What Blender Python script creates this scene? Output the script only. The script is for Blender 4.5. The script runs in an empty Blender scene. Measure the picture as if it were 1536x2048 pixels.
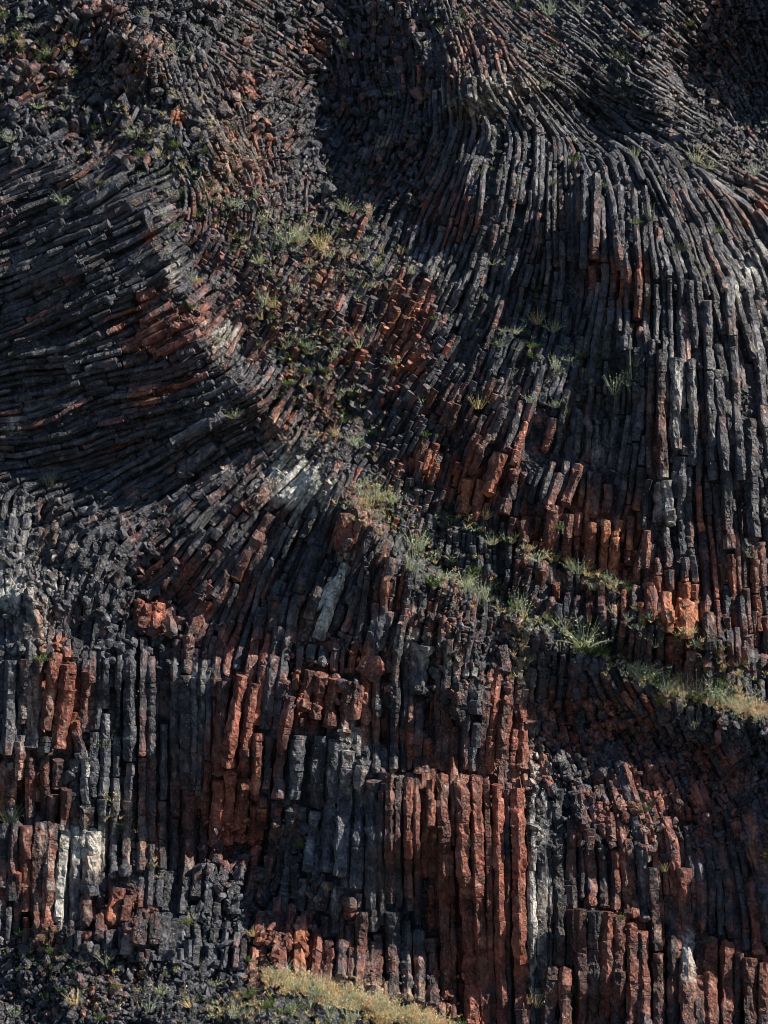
import bpy, math, random
import numpy as np
C = bpy.context.scene
# ------------------------------------------------------------------ camera, sky, sun, exposure
CAM_D, CAM_Z = 40.0, 10.24            # metres in front of the cliff foot, height of the eye (opposite slope of the valley)
cam = bpy.data.cameras.new('camera'); cam_o = bpy.data.objects.new('camera', cam); C.collection.objects.link(cam_o)
cam_o.location = (0, -CAM_D, CAM_Z); cam_o.rotation_euler = (math.pi/2, 0, 0)
cam.sensor_fit = 'VERTICAL'; cam.sensor_height = 24.0; cam.lens = 24.0*CAM_D/20.48
cam.clip_end = 3000; C.camera = cam_o
SUN_AZ, SUN_EL = math.radians(80), math.radians(41)   # azimuth from the camera's side (-Y) towards +X
sd = np.array([math.sin(SUN_AZ)*math.cos(SUN_EL), -math.cos(SUN_AZ)*math.cos(SUN_EL), math.sin(SUN_EL)])
world = bpy.data.worlds.new('World'); C.world = world; world.use_nodes = True
wn = world.node_tree; bg = wn.nodes['Background']; sky = wn.nodes.new('ShaderNodeTexSky')
sky.sky_type = 'NISHITA'; sky.sun_disc = False; sky.dust_density = .3; sky.ozone_density = 3.0; sky.air_density = 1.1; sky.sun_elevation = SUN_EL
sky.sun_rotation = math.atan2(sd[0], sd[1]); wn.links.new(sky.outputs[0], bg.inputs[0]); bg.inputs[1].default_value = 0.055
sun = bpy.data.lights.new('sun', 'SUN'); sun.energy = 5.0; sun.angle = math.radians(0.5); sun.color = (1.0, 0.87, 0.72)
sun_o = bpy.data.objects.new('sun', sun); C.collection.objects.link(sun_o)
from mathutils import Vector
sun_o.rotation_euler = Vector(sd).to_track_quat('Z', 'Y').to_euler(); sun_o.location = (30, -30, 40)
C.view_settings.view_transform = 'Standard'; C.view_settings.look = 'None'
C.view_settings.exposure = 0.98; C.view_settings.gamma = 1.0
C.cycles.filter_width = 0.9; C.cycles.max_bounces = 4; C.cycles.diffuse_bounces = 2

rng = np.random.default_rng(11); random.seed(11)
# ------------------------------------------------------------------ numpy noise
_perm = rng.permutation(256); _perm = np.concatenate([_perm]*3); _gr = rng.uniform(-1, 1, 256)
def vnoise(p):                                    # smooth value noise in 3D, about -1..1
    p = np.asarray(p, float); i = np.floor(p).astype(int); f = p-i; f = f*f*(3-2*f); i &= 255
    x, y, z = i[:, 0], i[:, 1], i[:, 2]; r = 0
    for dx in (0, 1):
        wx = f[:, 0] if dx else 1-f[:, 0]; a = _perm[(x+dx) & 255]
        for dy in (0, 1):
            wy = f[:, 1] if dy else 1-f[:, 1]; b = _perm[a+((y+dy) & 255)]
            for dz in (0, 1):
                wz = f[:, 2] if dz else 1-f[:, 2]
                r = r+wx*wy*wz*_gr[_perm[b+((z+dz) & 255)]]
    return r
def fbm(p, o=3):
    p = np.asarray(p, float); r = 0; a = 1
    for k in range(o): r = r+a*vnoise(p*(2.03**k)+17.3*k); a *= .5
    return r
def n2(px, py, s, seed=0, o=2):                   # noise over the face of the cliff, s = feature size (hundredths of a metre)
    px = np.asarray(px, float); py = np.asarray(py, float)
    return fbm(np.stack([px.ravel()/s, py.ravel()/s, np.full(px.size, seed*7.7+.5)], 1), o).reshape(px.shape)

# ------------------------------------------------------------------ maps over the cliff face (u to the right, v down, centimetres on the face)
G = 8; U0, U1, V0, V1 = -420, 1960, -420, 2470
gu = np.arange(U0, U1+1, G); gv = np.arange(V0, V1+1, G); GU, GV = np.meshgrid(gu, gv)
def look(grid, u, v):
    u = np.clip((np.asarray(u, float)-U0)/G, 0, len(gu)-1.001); v = np.clip((np.asarray(v, float)-V0)/G, 0, len(gv)-1.001)
    i = u.astype(int); j = v.astype(int); a = u-i; b = v-j
    return (grid[j, i]*(1-a)+grid[j, i+1]*a)*(1-b)+(grid[j+1, i]*(1-a)+grid[j+1, i+1]*a)*b
# u, v, column angle, width, run length, outward tilt (positive: the upper end stands out)
FIELD = [
 (50,60,35,24,40,.5),(150,100,60,24,35,.5),(280,60,65,20,30,.5),(60,220,25,24,60,.3),(180,230,50,22,40,.5),(300,250,60,20,30,.5),
 (400,280,118,18,40,.4),(350,150,110,18,35,.5),(480,330,112,20,50,.3),(430,200,120,18,40,.4),(250,350,30,22,60,.3),(520,420,85,20,40,.4),
 (470,80,150,22,35,.3),(600,90,140,24,30,.4),(560,220,45,24,30,.5),(650,260,60,24,30,.4),(730,120,95,20,60,.2),(700,340,70,22,40,.3),
 (100,400,25,24,130,.05),(60,550,22,26,110,.02),(140,620,33,24,80,.05),(200,560,27,26,110,.05),(300,620,27,28,90,.15),(350,680,27,28,90,.2),(60,740,15,24,120,.02),
 (230,740,14,24,110,.03),(160,800,24,24,80,.03),(350,820,21,25,110,.05),(460,840,25,22,120,.05),(60,880,8,22,130,0),(150,970,18,24,120,0),(260,970,30,26,150,0),
 (380,930,32,28,150,0),(340,1050,42,26,150,0),(500,980,47,26,140,0),(420,1110,53,26,130,.05),(580,1100,62,26,140,0),(650,1200,66,28,140,0),
 (480,1200,70,26,100,.1),(300,1150,48,26,80,.1),(560,1260,80,26,90,.1),(700,1080,70,24,70,.2),(740,1200,80,24,70,.2),
 (70,1080,80,24,45,.3),(50,1200,95,22,40,.3),(180,1180,75,26,60,.2),(250,1260,85,34,60,.2),
 (50,1360,88,30,220,0),(130,1400,84,34,220,0),(250,1400,90,32,180,0),(380,1420,90,32,240,0),(480,1430,82,34,240,0),(600,1480,82,32,200,0),
 (600,1340,84,30,90,.05),(760,1400,88,28,110,.05),(900,1380,90,30,100,.05),(1010,1420,84,28,90,.1),
 (60,1600,89,32,200,0),(200,1600,88,34,200,0),(330,1620,90,34,260,0),(480,1600,84,32,220,0),(640,1600,85,36,320,0),(700,1720,86,36,320,0),
 (830,1700,91,28,360,0),(960,1750,93,32,500,0),(1050,1800,91,28,500,0),(850,1950,90,30,300,0),
 (60,1780,88,30,150,0),(200,1800,88,30,130,0),(350,1800,84,32,110,.05),(500,1800,84,30,100,.1),(620,1900,90,30,130,0),(330,1900,86,28,50,.2),(100,1980,80,22,30,.5),
 (1120,1750,90,32,300,0),(1180,1900,90,34,260,0),(1300,1950,88,34,240,0),(1450,1950,89,34,220,0),(1400,1820,92,30,160,0),
 (1130,1480,104,26,60,.2),(1250,1420,118,24,55,.2),(1300,1600,108,24,60,.2),(1450,1560,115,24,55,.2),(1480,1720,100,26,90,.1),(1220,1680,98,26,110,.1),(1340,1760,95,28,120,.05),
 (1080,1360,85,22,40,.3),(900,1260,85,22,45,.2),(1000,1300,80,22,50,.2),
 (640,560,58,22,40,.6),(720,640,60,24,42,.6),(800,600,64,24,48,.55),(700,760,60,24,40,.6),(820,720,62,24,48,.5),(560,700,52,22,35,.6),(480,600,50,20,35,.5),
 (520,560,60,20,35,.5),(600,860,55,22,35,.6),(700,900,60,24,35,.5),(800,860,64,24,45,.5),(870,930,68,24,60,.4),(900,800,64,24,70,.3),
 (870,560,62,24,80,.15),(930,650,64,22,80,.15),(1000,720,68,22,80,.15),(1060,640,75,22,90,.1),(1000,560,72,22,90,.1),
 (960,960,72,26,90,.2),(1060,900,74,28,110,.1),(1080,1040,80,28,110,.1),(1200,1000,82,28,120,.1),(1160,860,80,28,130,.05),
 (800,1020,75,22,40,.4),(850,1120,84,22,35,.3),(960,1130,86,22,45,.3),(1100,1190,88,24,50,.2),(1250,1240,88,26,60,.2),(1350,1210,89,28,80,.1),(1400,1320,90,28,60,.2),(1500,1330,92,28,70,.1),
 (780,360,58,20,70,.2),(850,400,68,22,110,.1),(920,320,74,22,120,.05),(1000,360,82,24,150,0),(1080,320,92,24,150,0),(1150,450,90,26,200,0),
 (1230,360,104,24,150,0),(1260,470,95,26,200,0),(1320,380,114,24,120,.05),(1380,480,108,26,170,0),(1420,420,122,26,100,.1),(1480,480,122,28,120,0),
 (1520,600,106,32,240,0),(1460,620,102,30,240,0),(1350,620,94,28,200,0),(1240,620,88,28,200,0),(1150,620,82,26,120,.05),(1240,800,86,28,150,0),
 (1350,820,91,32,300,0),(1450,820,98,34,320,0),(1520,860,100,34,320,0),(1320,980,90,30,160,0),(1400,1050,93,30,150,0),(1500,1080,96,32,240,0),(1460,1180,94,28,150,0),
 (960,120,108,20,70,.1),(1010,190,125,20,70,.1),(900,180,92,20,60,.2),(860,60,100,20,50,.3),(1000,40,138,18,45,.4),(1100,120,145,17,45,.4),
 (1130,230,132,18,80,.1),(1220,150,150,17,45,.4),(1300,60,145,17,40,.4),(1300,200,152,18,60,.3),(1360,150,148,18,50,.4),(1230,260,138,20,90,.1),(1400,280,150,20,60,.2),
 (1480,360,150,22,50,.3),(1490,200,120,16,25,.5),(1510,60,110,16,25,.5),(1430,100,130,16,30,.5)]
F = np.array(FIELD, float)
d2 = (GU[..., None]-F[:, 0])**2+(GV[..., None]-F[:, 1])**2
W = 1/(d2+500)**3.0; W /= W.sum(-1, keepdims=True)
ang = np.radians(F[:, 2]); cs = (W*np.cos(2*ang)).sum(-1); sn = (W*np.sin(2*ang)).sum(-1)
ANG = np.arctan2(sn, cs)/2; ANG = np.where(ANG < -0.05, ANG+math.pi, ANG)
TILT = (W*F[:, 5]).sum(-1); fanz = np.exp(-((GU-220)/260)**2-((GV-760)/330)**2)
ANG = ANG+(.03+.10*(GV < 1300)+.30*TILT+.10*fanz)*n2(GU, GV, 75, 14, 3)+.35*np.exp(-((GU-540)/110)**2-((GV-1780)/90)**2)*n2(GU, GV, 60, 15)
ANGC, ANGS = np.cos(2*ANG), np.sin(2*ANG)
WID = (W*F[:, 3]).sum(-1); RUN = (W*F[:, 4]).sum(-1); TILT = (W*F[:, 5]).sum(-1)
del W, d2
WID *= np.where(GV < 1250, .54, .63)*(1+.22*n2(GU, GV, 70, 12)); RUN *= np.where((GU > 1080) & (GV > 1420) & (GV < 1690), .5, 1.)*np.where(GV > 1300, 1.5, 1.1)
def angle(u, v): return np.arctan2(look(ANGS, u, v), look(ANGC, u, v))/2

DEPTH = [
 (0,2048,-1.6),(300,2048,-1.7),(600,2048,-1.6),(800,2048,-1.1),(950,2048,-.1),(1150,2048,0),(1536,2048,-.1),(-300,2100,-1.6),(1800,2100,0),
 (0,1880,-.3),(300,1910,-.4),(500,1940,-.4),(700,1960,-.3),(0,1750,.2),(250,1750,.25),(430,1790,.35),(540,1750,1.1),(500,1860,.6),(640,1750,.25),(870,1800,.35),(1000,1800,.15),(1250,1850,.1),
 (0,1500,.5),(150,1450,.4),(300,1500,.8),(480,1450,.45),(700,1560,.6),(950,1600,.5),(1120,1600,.8),(0,1300,.8),(250,1300,1.0),(450,1300,.9),(640,1360,.8),(850,1400,.9),(1010,1420,.8),
 (60,1150,1.3),(-300,1200,1.6),(200,1120,1.6),(400,1120,1.7),(600,1150,1.4),(720,1120,1.1),(780,1220,1.1),(900,1300,1.2),(1100,1450,2.0),(1250,1480,1.9),(1400,1550,1.5),(1500,1560,1.2),
 (80,930,2.7),(-300,900,2.6),(250,930,2.6),(450,950,2.1),(600,950,1.6),(700,1000,1.5),(60,700,3.1),(250,700,2.65),(380,680,2.3),(500,800,2.3),(60,500,3.5),(250,500,3.05),(310,470,3.0),(400,600,3.0),
 (560,800,2.4),(660,860,2.3),(760,950,2.2),(850,1050,2.0),(700,700,3.1),(600,560,4.0),(820,620,3.3),(900,800,2.7),(960,950,2.2),(1050,1050,1.9),(1200,1100,1.6),
 (500,430,4.3),(420,280,4.9),(300,100,6.0),(180,250,5.3),(60,300,4.9),(50,100,6.2),(-300,100,6.6),(150,0,6.9),(350,-50,7.0),(700,-50,10.),(620,150,7.9),(760,180,7.7),(720,330,6.9),(560,330,6.2),(700,450,5.0),(820,480,4.3),
 (850,350,5.3),(980,260,5.0),(950,170,5.5),(1100,420,4.0),(1000,560,3.7),(1150,650,3.0),(1250,560,3.1),(1150,850,2.4),(1330,700,2.3),(1400,560,3.0),(1350,900,1.8),(1480,800,2.3),(1536,650,3.4),(1800,800,5.0),(1500,1000,1.7),(1400,1100,1.5),
 (1500,480,4.5),(1400,420,4.1),(1280,350,4.5),(1200,260,5.6),(1010,110,6.0),(880,220,6.3),(900,0,8.2),(1100,0,7.6),(1300,150,6.1),(1320,0,7.3),(1420,120,8.0),(1420,260,5.9),(1480,200,7.2),(1536,50,7.6),(1800,100,6.0),(1800,450,6.5),
 (1300,1250,1.1),(1500,1300,1.0),(1700,1330,2.2),(1900,1420,3.0),(1350,1660,1.1),(1536,1700,.4),(1250,1700,.6),(1800,1500,.6),(1100,1250,1.7),(980,1220,1.6)]
D = np.array(DEPTH, float); P = D[:, :2]/500
def tps(r): return np.where(r > 0, r*r*np.log(np.maximum(r, 1e-9)), 0)
K = tps(np.linalg.norm(P[:, None]-P[None], axis=-1))+np.eye(len(P))*.004
A = np.block([[K, np.c_[np.ones(len(P)), P]], [np.c_[np.ones(len(P)), P].T, np.zeros((3, 3))]])
co = np.linalg.solve(A, np.r_[D[:, 2], 0, 0, 0])
q = np.stack([GU.ravel(), GV.ravel()], 1)/500; Y = np.empty(len(q))
for s in range(0, len(q), 20000):
    k = tps(np.linalg.norm(q[s:s+20000, None]-P[None], axis=-1)); Y[s:s+20000] = k@co[:-3]+co[-3]+q[s:s+20000]@co[-2:]
SURF = Y.reshape(GU.shape)
LEDGES = [([(700,985),(760,1060),(830,1130),(960,1190),(1120,1275),(1250,1345),(1400,1410),(1536,1445),(1800,1500)], .9, 46),
          ([(880,1030),(960,1070),(1100,1140),(1240,1180),(1400,1250),(1536,1320),(1800,1400)], .45, 26),
          ([(900,1100),(1000,1140),(1120,1195),(1240,1230),(1360,1290),(1536,1380),(1800,1450)], .35, 22),
          ([(-300,1300),(0,1290),(160,1300),(300,1325),(420,1340),(560,1320),(600,1400),(700,1470),(780,1540),(900,1548),(1050,1560)], .28, 22),
          ([(-300,1640),(0,1645),(100,1655),(130,1850),(280,1850),(330,1830)], .3, 14),
          ([(1090,1940),(1150,1938),(1155,1815),(1280,1822),(1330,1880),(1536,1900),(1800,1900)], .3, 14),
          ([(230,10),(330,100),(420,240),(500,330),(560,420)], .7, 60),
          ([(560,290),(650,330),(760,300)], .4, 40), ([(1080,300),(1200,300),(1330,340),(1536,390)], .5, 30),
          ([(850,520),(1000,600),(1110,720),(1250,770)], .3, 30), ([(1270,700),(1300,960),(1370,940)], .25, 20)]
def seg_down(poly, u, v):                          # how far below the line a point lies, with a fade at the line's ends
    poly = np.array(poly, float); lv = np.interp(u, poly[:, 0], poly[:, 1])
    fade = np.clip((u-poly[0, 0]+30)/60, 0, 1)*np.clip((poly[-1, 0]-u+30)/60, 0, 1)
    return v-lv, fade
for poly, amp, wd in LEDGES:
    if any(poly[i+1][0] <= poly[i][0] for i in range(len(poly)-1)): continue
    dd, fade = seg_down(poly, GU+0.0, GV+12*n2(GU, GV, 60, 3))
    t = np.clip(dd/wd+.5, 0, 1); t = t*t*(3-2*t)
    SURF += fade*amp*((1-t)*np.exp(-np.maximum(-dd, 0)/150)*.5-t*np.exp(-np.maximum(dd, 0)/170)*.5)
RIBS = [([(300,430),(345,540),(400,660),(470,760),(560,860),(640,930),(700,990),(750,1090),(775,1180)], .32, 30), ([(120,-20),(280,110),(420,230),(510,340),(600,430)], .45, 46),
        ([(740,320),(800,280),(880,235),(940,205),(1000,175),(1050,165)], .6, 44), ([(850,-80),(875,60),(905,150),(935,205)], .4, 60), ([(600,-60),(630,120),(680,250)], -.55, 130), ([(1330,-40),(1315,60),(1310,150),(1340,230),(1400,320),(1500,350)], .6, 40), ([(1080,180),(1180,230),(1260,300)], -.35, 34), ([(560,60),(640,200),(700,330)], -.5, 70), ([(-40,900),(120,930),(260,950)], -.5, 60), ([(1100,1420),(1250,1480),(1420,1520),(1560,1540)], -.4, 50), ([(380,950),(440,900)], -.3, 24)]
for poly, amp, wd in RIBS:
    poly = np.array(poly, float); dm = np.full(GU.shape, 1e9); gu2 = GU+16*n2(GU, GV, 70, 5); gv2 = GV+16*n2(GU, GV, 70, 6)
    for (a0, b0), (a1, b1) in zip(poly[:-1], poly[1:]):
        t = np.clip(((gu2-a0)*(a1-a0)+(gv2-b0)*(b1-b0))/((a1-a0)**2+(b1-b0)**2), 0, 1); dm = np.minimum(dm, np.hypot(gu2-a0-t*(a1-a0), gv2-b0-t*(b1-b0)))
    SURF -= amp*np.exp(-dm/wd)
SURF += .34*n2(GU, GV, 210, 1, 3)+.20*n2(GU, GV, 70, 2, 2)+.11*np.where(GV < 1290, 1, .25)*n2(GU, GV, 30, 4, 2)
def surf(u, v): return look(SURF, u, v)
def unproj(u, v, y):
    k = (CAM_D+y)/CAM_D
    return np.stack([(u-768)/100*k, y+0*u, CAM_Z+(1024-v)/100*k], -1)

# colour fields: u, v, half width, half height, turn, strength
def blobs(lst):
    m = np.zeros(GU.shape)
    for b in lst:
        u, v, ru, rv, s = b[:5]; a = math.radians(b[5]) if len(b) > 5 else 0
        du, dv = GU-u, GV-v; x = (du*math.cos(a)-dv*math.sin(a))/ru; y = (du*math.sin(a)+dv*math.cos(a))/rv
        m = np.maximum(m, s*np.exp(-(x*x+y*y)**1.4*.7))
    return m
RED = blobs([(350,660,90,45,1,25),(310,600,70,30,.8,25),(330,765,70,40,.85,25),(300,480,16,30,.9),(380,610,40,60,.5),(640,560,120,60,.4),(700,640,110,110,.45),(790,610,90,70,.6),(820,720,80,60,.7),(880,820,120,120,.4),(560,620,90,110,.5),(640,760,80,120,.5),(440,460,70,80,.4),(700,800,90,90,.4),(1060,900,80,80,.35),(480,360,80,80,.35),(740,700,90,90,.6),
 (840,640,20,40,.8),(950,970,60,50,.95,-20),(860,920,60,40,.85),(1010,950,60,60,.7),(730,1010,50,40,.6),(780,1140,30,80,.6),(1200,1060,110,80,.85),(1080,1060,80,70,.75),(1300,1180,180,80,.8),(1450,1290,130,80,.7),(1360,1220,60,60,1),
 (1190,480,22,80,.8),(1265,600,26,80,.75),(1220,560,80,60,.45),(1320,880,30,100,.5),(1400,1050,80,80,.4),(1170,860,50,60,.3),(1180,750,60,60,.4),(950,1180,120,60,.5),(1000,1240,80,60,.45),(900,1230,90,60,.5),
 (490,1300,90,50,.8),(300,1230,45,34,1.2),(430,1160,100,70,.6),(340,1130,80,60,.6),(520,1030,60,70,.4,-40),(300,1050,60,40,.3),(480,1430,50,130,1.2,-5),(450,1560,50,160,1.2),(480,1640,70,70,1.2),(565,1450,16,90,.9),(120,1400,55,100,1.2,-6),(60,1560,45,60,.9),
 (130,1620,30,50,1),(640,1410,70,60,1),(740,1340,70,60,.7),(790,1450,70,60,.6),(680,1250,60,40,.5),(680,1060,30,45,.8),(770,1160,25,60,.8),(960,1800,95,300,1.3),(1030,1800,26,280,1.3),(820,1680,60,130,.75),(1010,1460,50,100,1),(930,1420,70,80,.5),(1060,1560,50,60,.5),
 (1230,1920,120,150,.85),(1450,1960,120,120,.7),(1350,1620,220,160,.65),(1200,1440,150,80,.6),(1180,1700,60,80,.6),(1370,1790,40,70,.7),(590,1900,110,80,.95),(720,1930,60,110,.7),(230,1820,70,50,1),(40,1720,60,80,.6),(90,1820,30,90,.7),(540,1720,60,60,.6),
 (380,1650,80,100,.35),(220,40,70,40,.5),(290,120,60,70,.6),(360,235,16,22,1.8),(150,90,70,60,.5),(200,300,120,80,.4),(400,380,150,60,.35),(860,400,80,60,.35),(980,130,80,60,.35),(1100,180,120,40,.25),(60,180,70,60,.4),(500,160,50,40,.4),(600,250,40,40,.3),(1480,400,80,60,.4),(650,150,200,100,.2)])
ORANGE = blobs([(1220,1080,60,70,.9),(1370,1225,40,50,1.2),(1310,1180,70,40,.7),(950,980,40,40,.8),(800,640,50,50,.7),(820,730,40,30,.9),(860,930,40,30,.6),(600,1900,24,40,1),(300,480,14,20,.8),(225,1815,24,40,.7),(360,235,14,20,1.5),(320,560,60,10,.5,20),(1180,940,60,50,.5),(530,1850,30,30,.7),(1440,1320,80,60,.4),(1260,600,20,50,.5),(490,1640,40,50,.4)])
WHITE = blobs([(150,1750,60,110,.6),(190,1580,50,70,.5),(60,1110,110,110,.55),(1380,720,40,120,.38),(1180,850,50,80,.55),(1460,560,50,120,.35),(680,1560,60,140,.45),(300,540,50,120,.35),(860,1310,80,60,.5),(1290,1700,40,90,.45),(60,1480,50,140,.45),(900,560,80,80,.4),(1075,1700,26,330,.5),(600,965,50,64,1.5,20),(640,940,24,18,.8),(655,1210,17,66,1.7,-24),(690,1130,14,40,1.1,-12),(640,1290,16,10,1),(126,1790,24,64,1.3),(145,1680,30,44,1.4),(170,1540,11,70,1.1),(185,1690,26,80,.85),(32,1390,7,110,.9),(66,1400,4,110,.6),(75,1540,5,40,.6),
 (700,1480,22,40,.6),(690,1620,36,150,.38,-6),(625,1660,12,60,.6,-5),(760,1820,40,60,.3),(930,1352,22,8,1),(955,1386,10,6,1),(830,1300,14,50,.6),(905,1310,30,40,.5),(1010,1290,5,36,.9,-14),(1065,1760,5,300,1.35),(1093,1740,5,180,1.15),(1080,1620,24,26,.7),
 (1490,550,24,70,.95,-30),(1520,640,10,60,.7),(1352,780,16,110,.8),(1378,810,9,70,.6),(1330,1000,22,64,.85),(1180,870,30,60,.7,20),(1010,890,10,60,.3),(455,668,24,36,.95,-30),(345,535,16,40,.75),(40,1060,70,60,.55),(20,1195,40,40,1.1),(90,1140,60,80,.55),(60,1250,60,40,.45),(30,850,20,24,.8),(100,960,16,6,.8),
 (865,525,44,34,.45,-30),(430,950,30,44,.5,30),(1375,1920,12,55,.8),(560,1000,60,60,.4),(520,1420,26,50,.35),(420,1370,80,50,.35),(230,1440,40,60,.3),(620,1820,40,60,.3),(670,1790,40,30,.35),(950,205,70,26,.75),(1020,170,60,20,.7),(1180,200,90,40,.35),(1340,240,24,60,.45),(180,150,60,40,.25),(330,240,60,60,.2),(260,1680,40,100,.3),(1290,1740,14,70,.4),(1500,380,50,14,.4),(300,450,20,60,.3)])
STRAW_GLINT = blobs([(280,110,60,90,.55,50),(400,220,50,70,.6,45),(470,320,50,60,.5,40),(330,520,20,90,.5,15),(420,680,24,80,.5,30),(620,900,30,70,.5,40),(560,860,30,60,.5,40),(770,1120,20,80,.5,10),(860,1150,90,24,.5,-20),(700,860,90,60,.4),(150,330,160,60,.35),(1340,250,30,60,.5),(1060,170,60,30,.6),(1380,320,80,24,.5),(1000,180,110,34,.6,-12),(940,225,70,24,.6),(930,60,40,40,.5),(1090,1790,6,120,1.1),(250,1640,30,50,.7),(190,1700,18,60,.9),(60,100,60,14,.8),(290,270,80,24,.6,-10),(640,480,80,30,.6,-20),(1200,1165,110,14,.9,-8),(1060,1110,60,12,.7,-20),(1430,1400,130,26,.9,-8),(1040,1300,18,70,.9),(700,1010,60,30,.5),(720,1975,160,28,.9,-12),(770,290,26,12,.8),
 (620,600,60,60,.4),(530,610,40,60,.5),(40,1180,40,50,.4),(100,1090,50,50,.5),(1290,340,150,26,.35,-8),(1010,255,90,20,.35),(1470,310,60,14,.5)])  # ledge straw and soil; on ridges also warm sun glints painted into the stone

# ------------------------------------------------------------------ materials
def node_mat(name, rough=.62, bump=1.0, spec=.5, fleck=True):
    m = bpy.data.materials.new(name); m.use_nodes = True; nt = m.node_tree; N = nt.nodes; L = nt.links; b = N['Principled BSDF']
    at = N.new('ShaderNodeAttribute'); at.attribute_name = 'tone'
    geo = N.new('ShaderNodeNewGeometry')
    def noise(sc, det=6, rg=.6):
        n = N.new('ShaderNodeTexNoise'); n.inputs['Scale'].default_value = sc; n.inputs['Detail'].default_value = det; n.inputs['Roughness'].default_value = rg
        L.new(geo.outputs['Position'], n.inputs['Vector']); return n
    def ramp(src, a, b_, ca, cb):
        r = N.new('ShaderNodeMapRange'); r.inputs[1].default_value = a; r.inputs[2].default_value = b_; r.inputs[3].default_value = ca; r.inputs[4].default_value = cb
        L.new(src, r.inputs[0]); return r.outputs[0]
    nz = noise(16, 8, .78); k = ramp(nz.outputs[0], .36, .66, .3, 1.8)
    mul = N.new('ShaderNodeVectorMath'); mul.operation = 'SCALE'; L.new(at.outputs['Color'], mul.inputs[0]); L.new(k, mul.inputs['Scale'])
    col = mul.outputs[0]
    if fleck:                                      # crustose lichen flecks, made paler to paint in scattered glints
        f = noise(30, 4, .6); mk = ramp(f.outputs[0], .60, .68, 0, .8); f2 = noise(1.8, 5, .65); mk2 = ramp(f2.outputs[0], .44, .60, .08, 1)
        mm = N.new('ShaderNodeMath'); mm.operation = 'MULTIPLY'; L.new(mk, mm.inputs[0]); L.new(mk2, mm.inputs[1])
        mx = N.new('ShaderNodeMix'); mx.data_type = 'RGBA'; L.new(mm.outputs[0], mx.inputs[0]); L.new(col, mx.inputs[6]); mx.inputs[7].default_value = (.32, .34, .34, 1); col = mx.outputs[2]
    L.new(col, b.inputs['Base Color'])
    r = noise(20); L.new(ramp(r.outputs[0], .3, .7, rough-.26, rough+.12), b.inputs['Roughness']); b.inputs['Specular IOR Level'].default_value = spec
    b1 = noise(12, 6, .6); b1.inputs['Distortion'].default_value = .6; vo = N.new('ShaderNodeTexVoronoi'); vo.feature = 'DISTANCE_TO_EDGE'; vo.inputs['Scale'].default_value = 9
    wp = N.new('ShaderNodeVectorMath'); wp.operation = 'MULTIPLY_ADD'; L.new(b1.outputs['Color'], wp.inputs[0]); wp.inputs[1].default_value = (.12, .12, .12); L.new(geo.outputs['Position'], wp.inputs[2]); L.new(wp.outputs[0], vo.inputs['Vector'])
    v2 = N.new('ShaderNodeTexVoronoi'); v2.inputs['Scale'].default_value = 15; L.new(wp.outputs[0], v2.inputs['Vector']); fc = ramp(v2.outputs['Distance'], 0, .7, .3, -.3)
    ck0 = ramp(vo.outputs['Distance'], 0, .06, -.45, 0); ckm = N.new('ShaderNodeMath'); ckm.operation = 'ADD'; L.new(fc, ckm.inputs[0]); L.new(ck0, ckm.inputs[1]); ck = ckm.outputs[0]; ad = N.new('ShaderNodeMath'); ad.operation = 'ADD'; L.new(b1.outputs[0], ad.inputs[0]); L.new(ck, ad.inputs[1])
    bp = N.new('ShaderNodeBump'); bp.inputs['Strength'].default_value = bump; bp.inputs['Distance'].default_value = .085; L.new(ad.outputs[0], bp.inputs['Height'])
    bz = noise(3.5, 3); L.new(ramp(bz.outputs[0], .42, .60, bump*.25, bump), bp.inputs['Strength']); L.new(bp.outputs[0], b.inputs['Normal'])
    return m
M_ROCK = node_mat('basalt'); M_SOIL = node_mat('scree_soil', .9, .8, .2, False)
def plant_mat(name):
    m = bpy.data.materials.new(name); m.use_nodes = True; nt = m.node_tree; b = nt.nodes['Principled BSDF']
    at = nt.nodes.new('ShaderNodeAttribute'); at.attribute_name = 'tone'; nt.links.new(at.outputs['Color'], b.inputs['Base Color'])
    b.inputs['Roughness'].default_value = .75; b.inputs['Specular IOR Level'].default_value = .25
    tr = nt.nodes.new('ShaderNodeBsdfTranslucent'); mx = nt.nodes.new('ShaderNodeMixShader'); mx.inputs[0].default_value = .4; out = nt.nodes['Material Output']
    nt.links.new(at.outputs['Color'], tr.inputs[0]); nt.links.new(b.outputs[0], mx.inputs[1]); nt.links.new(tr.outputs[0], mx.inputs[2]); nt.links.new(mx.outputs[0], out.inputs[0]); return m
M_PLANT = plant_mat('leaf_and_straw')

def mesh_np(name, V, Fq, tone, mat, smooth=False, tris=False):
    me = bpy.data.meshes.new(name); n = 3 if tris else 4
    me.vertices.add(len(V)); me.vertices.foreach_set('co', np.ascontiguousarray(V, np.float32).ravel())
    me.loops.add(Fq.size); me.loops.foreach_set('vertex_index', np.ascontiguousarray(Fq, np.int32).ravel())
    me.polygons.add(len(Fq)); me.polygons.foreach_set('loop_start', np.arange(len(Fq), dtype=np.int32)*n)
    me.polygons.foreach_set('loop_total', np.full(len(Fq), n, np.int32)); me.polygons.foreach_set('use_smooth', np.full(len(Fq), smooth))
    a = me.attributes.new('tone', 'FLOAT_COLOR', 'POINT'); a.data.foreach_set('color', np.c_[tone, np.ones(len(V))].astype(np.float32).ravel())
    me.materials.append(mat); me.update(calc_edges=True); me.validate(); return me
def link(name, me, parent=None, **props):
    o = bpy.data.objects.new(name, me); C.collection.objects.link(o); o.parent = parent
    for k, v in props.items(): o[k] = v
    return o

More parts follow.
